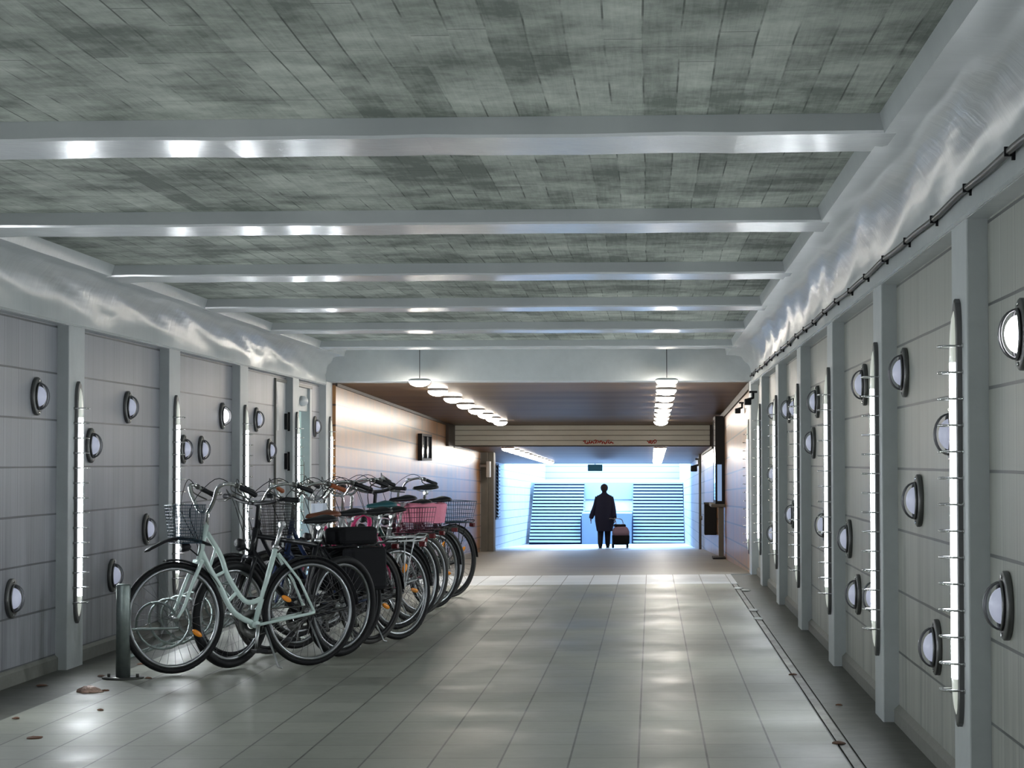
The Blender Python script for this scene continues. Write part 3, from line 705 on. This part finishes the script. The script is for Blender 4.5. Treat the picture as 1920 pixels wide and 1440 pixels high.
# ================================================================ BICYCLES
# local frame: x forward (rear hub at 0), y lateral, z up; origin on the ground below the rear hub
MC = {}
def cached(key, fn, mats):
    if key not in MC: MC[key] = fn().mesh(key[0], mats)
    return MC[key]
def wheel(parent, name, R, fat, rimm, tyrem, refl, loc, rz=0, roll=None):
    Ri = R-2*fat
    def tyre():
        prof = [((R-fat)+fat*math.cos(a), fat*1.0*math.sin(a)) for a in np.linspace(0, 2*PI, 11)[:-1]]
        return MB().lathe(prof, 56, 'y', closed=True)
    def rim(): return MB().lathe([(Ri+.006, -.012), (Ri+.006, .012), (Ri-.012, .0115), (Ri-.018, .006), (Ri-.018, -.006), (Ri-.012, -.0115)], 56, 'y', closed=True)
    def spokes():
        m = MB(); n_ = 32
        for k in range(n_):
            s_ = 1 if k % 2 else -1; a = 2*PI*k/n_; a2 = a+(.9 if (k//2) % 2 else -.9)
            m.tube([(math.cos(a2)*.022, s_*.03, math.sin(a2)*.022), (math.cos(a)*(Ri-.015), 0, math.sin(a)*(Ri-.015))], .0013, 4)
        return m
    def hub(): return MB().lathe([(.0001, -.055), (.007, -.055), (.007, -.035), (.024, -.034), (.024, -.028), (.014, -.024), (.014, .024), (.024, .028), (.024, .034), (.007, .035), (.007, .055), (.0001, .055)], 16, 'y')
    w = obj(name, cached(('tyre', R, fat, tyrem), tyre, M[tyrem]), None, parent, loc); w.rotation_euler = (0, random.uniform(0, 6) if roll is None else roll, rz)
    obj('rim', cached(('rim', R, fat, rimm), rim, M[rimm]), None, w)
    obj('spokes', cached(('spokes', R, fat), spokes, M['spoke']), None, w)
    obj('hub', cached(('hub',), hub, M['alloy']), None, w)
    for k in range(refl):
        a = 1.2+PI*k
        def rf(): return MB().lathe([(.0001, -.01), (.02, -.01), (.024, 0), (.02, .01), (.0001, .01)], 14, 'y', (0, 0, 0), sc=(.75, 1.7))
        o = obj('spoke_reflector', cached(('spoke_reflector',), rf, M['orange']), None, w, (math.cos(a)*.62*Ri, 0, math.sin(a)*.62*Ri)); o.rotation_euler = (0, -a+PI/2, 0); o['label'] = 'orange wheel reflector'
    return w
def arc_fender(m, cx_, cz_, R, a0, a1, w=.028, th=.002):
    rings = []
    for a in np.linspace(a0, a1, 22):
        r = []
        for u in (-1, -.6, 0, .6, 1):
            rr = R-.010*u*u; r.append((cx_+rr*math.cos(a), w*u, cz_+rr*math.sin(a)))
        for u in (1, .6, 0, -.6, -1):
            rr = R-.003-.010*u*u; r.append((cx_+rr*math.cos(a), w*u, cz_+rr*math.sin(a)))
        rings.append(r)
    m.loft(rings)
def wire_basket(m, x0, x1, w, z0, z1, taper=.8, nx=9, nz=5, r=.0022):
    cx_ = (x0+x1)/2; hx = (x1-x0)/2
    def pt(u, v, f): k = taper+(1-taper)*f; return (cx_+hx*k*u, w*k*v, z0+(z1-z0)*f)
    def loop(f): return [pt(u, v, f) for u, v in ((-1, -1), (1, -1), (1, 1), (-1, 1))]
    for i in range(nz+1):
        l = loop(i/nz); l.append(l[0])
        for a, b_ in zip(l[:-1], l[1:]): m.tube([a, b_], r*2 if i in (0, nz) else r, 5)
    for i in range(nx+1):
        u = -1+2*i/nx
        for v in (-1, 1):
            m.tube([pt(u, v, 0), pt(u, v, 1)], r, 4); m.tube([pt(v, u, 0), pt(v, u, 1)], r, 4)
        m.tube([pt(u, -1, 0), pt(u, 1, 0)], r, 4); m.tube([pt(-1, u, 0), pt(1, u, 0)], r, 4)
def bicycle(label, X, Y, ang, style='lady', paint='black', rim='rimalloy', tyre='rubber', wb=1.06, R=.352, fat=.019, bars='city', fender='black', rack='black', saddle='saddle_black', seat_z=.95,
            basket=None, fbasket=None, lean=0., chrome_fender=False, bar_z=1.08, refl=1, steer=0., cloth=None, card=False, grips='black', stand=True, rackbag=None, lamp=True, lock=None, pannier=None):
    t = thing('bicycle', label, 'bicycle', (X, Y, fz(X, Y)), (lean, 0, ang), 'bicycles parked in the spiral rack')
    pm = PAINT[paint]; H = R
    fx, fzc = wb, R
    bb = (.41, 0, .285)
    ht = Vector((wb-.235, 0, .90)); hb = Vector((wb-.185, 0, .70))      # head tube
    if style == 'diamond': ht = Vector((wb-.20, 0, .88)); hb = Vector((wb-.165, 0, .745))
    if style == 'swan': ht = Vector((wb-.225, 0, .912)); hb = Vector((wb-.185, 0, .735))
    st = Vector((.25, 0, .78)) if style != 'diamond' else Vector((.26, 0, .80))  # seat cluster
    wheel(t, 'rear_wheel', R, fat, rim, tyre, refl, (0, 0, R), 0, .72 if style == 'swan' else None); wheel(t, 'front_wheel', R, fat, rim, tyre, refl if style == 'swan' else 0, (wb, 0, R), steer, 3.77 if style == 'swan' else None)
    f = MB()
    B = Vector(bb)
    f.tube([ht+Vector((-.005, 0, .02)), hb-Vector((-.006, 0, .025))], .020, 12)
    f.tube([B, st], .0175, 10); f.tube([(bb[0], -.04, bb[2]), (bb[0], .04, bb[2])], .024, 12)
    if style == 'swan':
        up = catmull([(wb-.235, 0, .885), (wb-.33, 0, .74), (.60, 0, .60), (.50, 0, .458), (.435, 0, .428), (.355, 0, .452)], 5)
        lo = catmull([(wb-.19, 0, .775), (wb-.25, 0, .66), (wb-.33, 0, .53), (.585, 0, .40), (.51, 0, .335), (.43, 0, .297)], 5)
        f.tube(up, .0165, 10); f.tube(lo, .0185, 10)
        f.tube([(wb-.30, 0, .785), (wb-.255, 0, .66)], .010, 8); f.tube([(.63, 0, .63), (.70, 0, .60)], .010, 8); f.tube([(.535, 0, .50), (.60, 0, .44)], .012, 8)
    elif style == 'lady':
        f.tube(catmull([ht-Vector((0, 0, .03)), Vector((.68, 0, .66)), Vector((.50, 0, .52)), Vector((.34, 0, .50))], 4), .0155, 10)
        f.tube(catmull([hb+Vector((0, 0, .02)), Vector((.69, 0, .50)), Vector((.54, 0, .36)), B], 4), .018, 10)
    else:
        f.tube([ht-Vector((0, 0, .03)), st-Vector((0, 0, .03))], .016, 10); f.tube([hb+Vector((0, 0, .02)), B], .020, 10)
    for s_ in (-1, 1):
        f.tube([(bb[0]-.02, s_*.035, bb[2]), (.03, s_*.06, R-.01), (0, s_*.06, R)], .010, 8)
        f.tube([(st.x-.01, s_*.018, st.z-.04), (.10, s_*.045, .56), (0, s_*.06, R)], .009, 8)
    obj('frame', f, pm, t)
    # fork
    k = MB(); crown = hb-Vector((-.012, 0, .035))
    k.tube([crown+Vector((0, -.05, 0)), crown+Vector((0, .05, 0))], .016, 8)
    for s_ in (-1, 1): k.tube(catmull([crown+Vector((0, s_*.048, .0)), Vector((wb-.10, s_*.052, .55)), Vector((wb-.045, s_*.055, .42)), Vector((wb, s_*.055, R))], 4), list(np.linspace(.014, .009, 13)), 8)
    obj('fork', k, pm, t)
    # handlebar
    hbx = MB(); sx, sz = ht.x-.02, bar_z
    hbx.tube([(ht.x-.005, 0, ht.z), (sx, 0, sz-.04), (sx+.03, 0, sz-.02)], .012, 8)
    gm = M[grips]; gr = []
    if bars == 'city':
        for s_ in (-1, 1):
            c = catmull([(sx+.03, 0, sz-.02), (sx+.045, s_*.07, sz-.01), (sx+.04, s_*.15, sz+.07), (sx-.03, s_*.24, sz+.10), (sx-.13, s_*.285, sz+.07)], 5)
            hbx.tube(c, .011, 8); gr.append([(sx-.09, s_*.272, sz+.085), (sx-.21, s_*.30, sz+.045)])
    elif bars == 'swan':
        for s_ in (-1, 1):
            c = catmull([(sx+.02, 0, sz-.03), (sx+.03, s_*.06, sz-.03), (sx+.03, s_*.13, sz+.03), (sx+.03, s_*.20, sz+.12), (sx-.02, s_*.255, sz+.14), (sx-.10, s_*.27, sz+.11)], 5)
            hbx.tube(c, .0125, 8); gr.append([(sx-.08, s_*.27, sz+.12), (sx-.20, s_*.275, sz+.065)])
    else:
        for s_ in (-1, 1):
            c = catmull([(sx+.03, 0, sz-.02), (sx+.03, s_*.12, sz-.01), (sx+.02, s_*.22, sz+.015), (sx, s_*.26, sz+.02)], 4)
            hbx.tube(c, .012, 8); gr.append([(sx+.005, s_*.24, sz+.018), (sx-.03, s_*.34, sz+.015)])
    hb_o = obj('handlebar', hbx, M['black'] if bars == 'flat' else M['chrome'], t)
    for g_, s_ in zip(gr, (-1, 1)):
        a, b_ = Vector(g_[0]), Vector(g_[1]); m = a.lerp(b_, .5)
        obj('grip', MB().tube([a, a.lerp(b_, .1), m, b_.lerp(a, .08), b_], [.013, .017, .0155, .018, .014], 10), gm, hb_o)
        d = (b_-a).normalized()
        lev = catmull([a-d*.03+Vector((.03, 0, -.005)), a+Vector((.05, 0, -.025)), a+d*.05+Vector((.048, s_*.01, -.03)), a+d*.11+Vector((.04, s_*.015, -.03))], 3)
        obj('brake_lever', MB().tube(lev, .005, 6).tube([a-d*.035, a-d*.01], .018, 10), M['darkmetal'], hb_o)
    obj('bell', MB().lathe([(.0001, .03), (.02, .025), (.027, .008), (.024, 0), (.0001, 0)], 14, 'z', (sx-.0, .13 if bars != 'flat' else .1, sz+(.07 if bars != 'flat' else .02))), M['chrome'] if bars != 'flat' else M['black'], hb_o)
    cbm = MB()
    for s_ in (-1, 1):
        a = Vector(gr[0 if s_ < 0 else 1][0])
        cbm.tube(catmull([a+Vector((.02, 0, 0)), a+Vector((.13, -s_*.08, .05)), Vector((sx+.16, s_*.06, sz-.02)), Vector((ht.x+.05, s_*.02, ht.z-.1)), Vector((hb.x+.02, s_*.01, hb.z))], 5), .0028, 5)
    obj('cables', cbm, M['black'], t)
    if lamp:
        obj('headlight', MB().lathe([(.0001, .04), (.028, .04), (.033, .03), (.026, -.01), (.0001, -.03)], 16, 'x', (hb.x+.09, 0, hb.z+.06)).tube([(hb.x+.01, 0, hb.z), (hb.x+.075, 0, hb.z+.05)], .005, 6), M['black'], t)
    # seat post + saddle
    dv = (st-B).normalized(); top = st+dv*(seat_z-.04-st.z)/dv.z if saddle else st+dv*(.925-st.z)/dv.z
    sp = obj('seat_post', MB().tube([st-dv*.02, top], .0135, 10).tube([st-dv*.012, st+dv*.012], .022, 10).tube([top-dv*.0+Vector((-.02, 0, 0)), top+Vector((.02, 0, 0))], .018, 10).tube([top+Vector((0, -.022, .01)), top+Vector((0, .022, .01))], .012, 8), M['alloy'], t)
    if saddle:
        rr = []
        for u, wd, hh, zz in ((-.13, .02, .012, .0), (-.12, .075, .03, .005), (-.07, .088, .038, .004), (0, .06, .032, -.003), (.07, .032, .025, -.004), (.13, .022, .02, -.006), (.148, .010, .01, -.010)):
            rr.append([(top.x+.02+u, wd*math.cos(a), top.z+.045+zz+hh*(math.sin(a) if math.sin(a) > 0 else .55*math.sin(a))) for a in np.linspace(0, 2*PI, 15)[:-1]])
        so = obj('saddle', MB().loft(rr), M[saddle], t)
        obj('saddle_rails', MB().tube([(top.x-.09, .025, top.z+.03), (top.x-.03, .02, top.z+.012), (top.x+.05, .018, top.z+.012), (top.x+.12, .01, top.z+.03)], .0035, 6).tube([(top.x-.09, -.025, top.z+.03), (top.x-.03, -.02, top.z+.012), (top.x+.05, -.018, top.z+.012), (top.x+.12, -.01, top.z+.03)], .0035, 6), M['alloy'], so)
    # cranks
    cr = MB(); ca = random.uniform(0, 6.28) if style != 'swan' else 1.75
    for s_, a in ((-1, ca), (1, ca+PI)):
        cr.tube([(bb[0], s_*.05, bb[2]), (bb[0]+.165*math.cos(a), s_*.07, bb[2]+.165*math.sin(a))], [.014, .009], 8)
    co = obj('crankset', cr, M['alloy'], t)
    obj('chainring', MB().lathe([(.03, -.002), (.09, -.002), (.093, 0), (.09, .002), (.03, .002)], 28, 'y', (bb[0], -.045, bb[2]), closed=True), M['darkmetal'], co)
    for s_, a in ((-1, ca), (1, ca+PI)):
        px_, pz_ = bb[0]+.165*math.cos(a), bb[2]+.165*math.sin(a)
        obj('pedal', MB().box(px_-.042, px_+.042, min(s_*.08, s_*.16), max(s_*.08, s_*.16), pz_-.012, pz_+.012, .004), M['black'], co)
    ch = MB(); ch.tube([(bb[0], -.045, bb[2]+.09), (0, -.045, R+.035)], .004, 5); ch.tube([(bb[0], -.045, bb[2]-.09), (0, -.045, R-.035)], .004, 5)
    ch.lathe([(.01, -.002), (.036, -.002), (.036, .002), (.01, .002)], 16, 'y', (0, -.045, R), closed=True)
    obj('chain', ch, M['darkmetal'], t)
    if style == 'lady': obj('chain_guard', MB().prism([(-.02, R+.055), (bb[0]+.10, bb[2]+.10), (bb[0]+.12, bb[2]+.05), (bb[0]+.02, bb[2]+.02), (-.02, R+.01)], -.066, -.060, 'y'), M['black'], t)
    if fender:
        fm = M['chrome'] if chrome_fender else M[fender]
        m = MB(); arc_fender(m, 0, R, R+.018, math.radians(15), math.radians(175)); m.tube([(0, -.05, R), (-.25, -.03, R+.22+.04)], .0025, 4)
        obj('rear_fender', m, fm, t)
        if style != 'swan':
            m = MB(); arc_fender(m, wb, R, R+.018, math.radians(20), math.radians(165)); m.tube([(wb, -.06, R), (wb+.2, -.03, R+.25)], .0025, 4)
            obj('front_fender', m, fm, t)
        else:
            m = MB(); arc_fender(m, wb, R, R+.018, math.radians(80), math.radians(150)); obj('front_fender', m, fm, t)
    if rack:
        m = MB(); z = .735
        for s_ in (-1, 1):
            m.tube(catmull([(.20, s_*.05, z-.01), (.10, s_*.065, z), (-.20, s_*.065, z), (-.27, s_*.045, z+.02)], 3), .005, 6); m.tube([(-.12, s_*.065, z), (0, s_*.068, R+.02)], .0045, 6); m.tube([(-.02, s_*.065, z), (0, s_*.068, R+.02)], .0045, 6)
        for u in (-.20, -.10, 0, .1): m.tube([(u, -.065, z), (u, .065, z)], .004, 5)
        m.tube([(-.27, -.045, z+.02), (-.27, .045, z+.02)], .005, 6); m.tube([(.1, 0, z), (-.2, 0, z)], .004, 5)
        obj('rack', m, M[rack], t)
        obj('tail_light', MB().box(-.30, -.275, -.03, .03, z-.05, z-.01, .006), M['dullred'], t)
    if pannier:
        for s_ in (-1, 1): obj('pannier', MB().box(-.24, .12, min(s_*.075, s_*.19), max(s_*.075, s_*.19), .42, .725, .03), M[pannier], t)
    if rackbag: obj('rack_bag', MB().box(-.24, .12, -.10, .10, .745, .87, .03), M[rackbag], t)
    if basket:
        m = MB(); wire_basket(m, -.19, .13, .135, .742, .945); bo = obj('rear_basket', m, M[basket], t)
        if cloth:
            c = MB(); rr = []
            for zf, k_ in ((.80, .97), (.91, 1.06), (.962, 1.09), (.967, 1.0), (.91, .98)):
                ring = []
                for u, v in ((-1, -1), (-.5, -1), (0, -1), (.5, -1), (1, -1), (1, -.5), (1, 0), (1, .5), (1, 1), (.5, 1), (0, 1), (-.5, 1), (-1, 1), (-1, .5), (-1, 0), (-1, -.5)):
                    ring.append((-.03+.16*k_*u, .135*k_*v, zf+random.uniform(-.012, .012)))
                rr.append(ring)
            c.loft(rr, True, False); c.box(-.17, .11, -.11, .11, .90, .91)
            obj('basket_cloth', c, M[cloth], bo)
    if fbasket:
        m = MB(); wire_basket(m, ht.x+.05, ht.x+.235, .105, .82, 1.06, nx=16, nz=12, r=.0016); obj('front_basket', m, M[fbasket], t)
    if card: obj('card', MB().box(sx-.02, sx+.02, -.06, .06, sz-.2, sz-.05), M['whitecard'], t)
    if lock:
        obj('lock', MB().tube([(.42+.09*math.cos(a), .03*math.sin(a), .83+.095*math.sin(a)) for a in np.linspace(0, 2*PI, 25)[:-1]], .018, 8, closed=True), M[lock] if lock in M else PAINT[lock], t)
    if stand:
        obj('kickstand', MB().tube([(bb[0]-.06, .03, bb[2]-.02), (bb[0]-.09, .15, .02-math.tan(lean)*.15), (bb[0]-.11, .165, .012-math.tan(lean)*.165)], .007, 8), M['alloy'], t)
    return t
def at(px, b, H=1.333):
    """ground point of a wheel whose foot shows at pixel (px, b)"""
    z = FPX*H/(b-865); return ((px-1221)/FPX*z, z/math.cos(TH)*.998)
A0 = math.atan2(-.80, -.60)
bw = bicycle('white step-through bicycle without saddle, nearest of the row, wire basket in front', -2.235, 14.28, math.atan2(-.60, -.745), 'swan', 'white', wb=.985, saddle=None, bars='swan', bar_z=1.05, rack=None, fender='black', fbasket='bluewire', refl=1, lean=.02)
obj('loose_mudguard', MB().tube(catmull([(.72, .0, .80), (.86, .02, .84), (1.02, .03, .845), (1.14, .03, .80), (1.2, .03, .77)], 5), [.012]+[.03]*18+[.02, .008], 10, flat=.35), M['black'], bw)['label'] = 'dark loose mudguard sticking forward under the basket'
B_ = [
 dict(label='black mountain bicycle with fat tyres and flat handlebar right behind the white bicycle', X=-2.13, Y=14.93, a=3, style='diamond', paint='black', fat=.027, R=.345, bars='flat', rim='rimalloy', fender=None, rack=None, stand=True, refl=0, seat_z=.93, saddle='saddle_black'),
 dict(label='black step-through bicycle with brown leather saddle and black rack bag', X=-2.16, Y=15.45, a=-1, style='lady', paint='black', saddle='saddle_brown', rackbag='blackcloth', pannier='blackcloth', rim='black', refl=0),
 dict(label='dark bicycle with orange-brown grips and a dark front basket, fourth of the row', X=-2.05, Y=15.95, a=3, style='lady', paint='blue', grips='orangegrip', fbasket='black', rim='black', tyre='greyrub', refl=1),
 dict(label='dark grey bicycle with pale silver wire rear rack and wide silver rims', X=-1.89, Y=16.35, a=0, style='lady', paint='grey', rack='whiteplas', rim='rimalloy', bars='city', card=True, saddle='saddle_black', refl=1),
 dict(label='magenta bicycle with bright pink hoop lock below its saddle', X=-2.02, Y=17.35, a=-2, style='lady', paint='pink', lock='pink', saddle='saddle_teal', seat_z=.98, rack='alloy', refl=1),
 dict(label='silver bicycle with chrome handlebar and maroon wire rear basket', X=-1.99, Y=18.2, a=2, style='lady', paint='silver', basket='maroonwire', cloth=None, chrome_fender=False, fender='alloy', rackbag=None, refl=1, saddle='saddle_black', seat_z=.92),
 dict(label='bicycle with long pink cloth draped in its rear basket and a chrome mudguard', X=-2.0, Y=18.95, a=-1, style='lady', seat_z=1.0, paint='maroon', basket='maroonwire', cloth='pinkcloth', chrome_fender=True, tyre='greyrub'),
 dict(label='dark green bicycle with a black tyre and plain rear rack, beyond the pink cloth basket', X=-1.97, Y=19.85, a=2, style='lady', paint='green', fender='black', tyre='rubber', bars='flat'),
 dict(label='black bicycle with a high-set black sports saddle, towering over the far baskets', X=-2.02, Y=20.7, a=-2, style='diamond', paint='black', seat_z=1.08, bars='flat', rack=None, fender=None, tyre='greyrub'),
 dict(label='farthest bicycle of the row, with an empty dark blue wire rear basket', X=-1.96, Y=21.45, a=1, style='lady', paint='black', basket='bluewire', tyre='greyrub', rim='black'),
]
for d in B_:
    d = dict(d); a = d.pop('a'); X, Y = d.pop('X'), d.pop('Y'); lab = d.pop('label')
    bicycle(lab, X, Y, A0+math.radians(a), lean=random.uniform(-.03, .05), **d)

# ================================================================ LITTER ON THE FLOOR
def blob(name, label, cat, x, y, sx, sy, h, mat, group=None, rz=0):
    k = 10; rings = []
    for f_, zz in ((1, .001), (.9, h*.5), (.45, h)):
        rings.append([(sx*f_*math.cos(2*PI*i/k)*(1+random.uniform(-.25, .25)), sy*f_*math.sin(2*PI*i/k)*(1+random.uniform(-.25, .25)), zz+random.uniform(0, h*.3)*(zz > .002)) for i in range(k)])
    o = obj(name, MB().loft(rings), M[mat], None, (x, y, fz(x, y)+.0005)); o.rotation_euler = (0, 0, rz)
    return tag(o, label, cat, group)
def gp(px, py):
    d = Vector((-math.sin(TH)*math.cos(PH), math.cos(TH)*math.cos(PH), math.sin(PH))); r = Vector((math.cos(TH), math.sin(TH), 0)); u = r.cross(d)
    v = d+r*((px-960)/FPX)-u*((py-720)/FPX); s = 1.33/-v.z; return v.x*s, v.y*s
x, y = gp(168, 1292); blob('crumpled_wrapper', 'crumpled brown and silver wrapper on the floor left of the galvanised post', 'litter', x, y, .075, .07, .03, 'foil')
for i, (px, py, s_, lab) in enumerate(((198, 1290, .02, 'tiny dark leaf just right of the crumpled wrapper'), (65, 1378, .035, 'dark curled leaf on the bottom left floor tiles'), (30, 1341, .02, 'small brown leaf at the left photo edge near the dark floor strip'),
      (188, 1327, .014, 'tiny dark scrap below the crumpled wrapper'), (78, 1279, .03, 'brown leaf on the dark left floor strip against the wall'), (190, 1262, .025, 'brown leaf in the dark strip left of the post'),
      (278, 1267, .018, 'small leaf on the floor right of the post foot'), (1486, 1274, .022, 'black scrap beside the drainage channel, far one'), (1573, 1405, .03, 'long black twig lying across the drainage channel'),
      (1573, 1333, .014, 'small dark scrap on the dark right floor strip'), (268, 1240, .03, 'brown leaf beneath the front wheel of the white bicycle'))):
    x, y = gp(px, py); blob('fallen_leaf', lab, 'leaf', x, y, s_*1.3, s_, .008, 'leaf', 'fallen leaves and scraps', i)
for px, py, lab in ((1398, 1112, 'white paper scrap on the channel near the white portal'), (1412, 1150, 'pale paper scrap on the channel, middle of three'), (1422, 1166, 'pale paper scrap on the channel, nearest of three'), (1384, 1108, 'white flattened scrap left of the channel near the portal')):
    x, y = gp(px, py); blob('paper_scrap', lab, 'paper', x, y, .045, .16, .006, 'paper', 'paper scraps at the drainage channel')
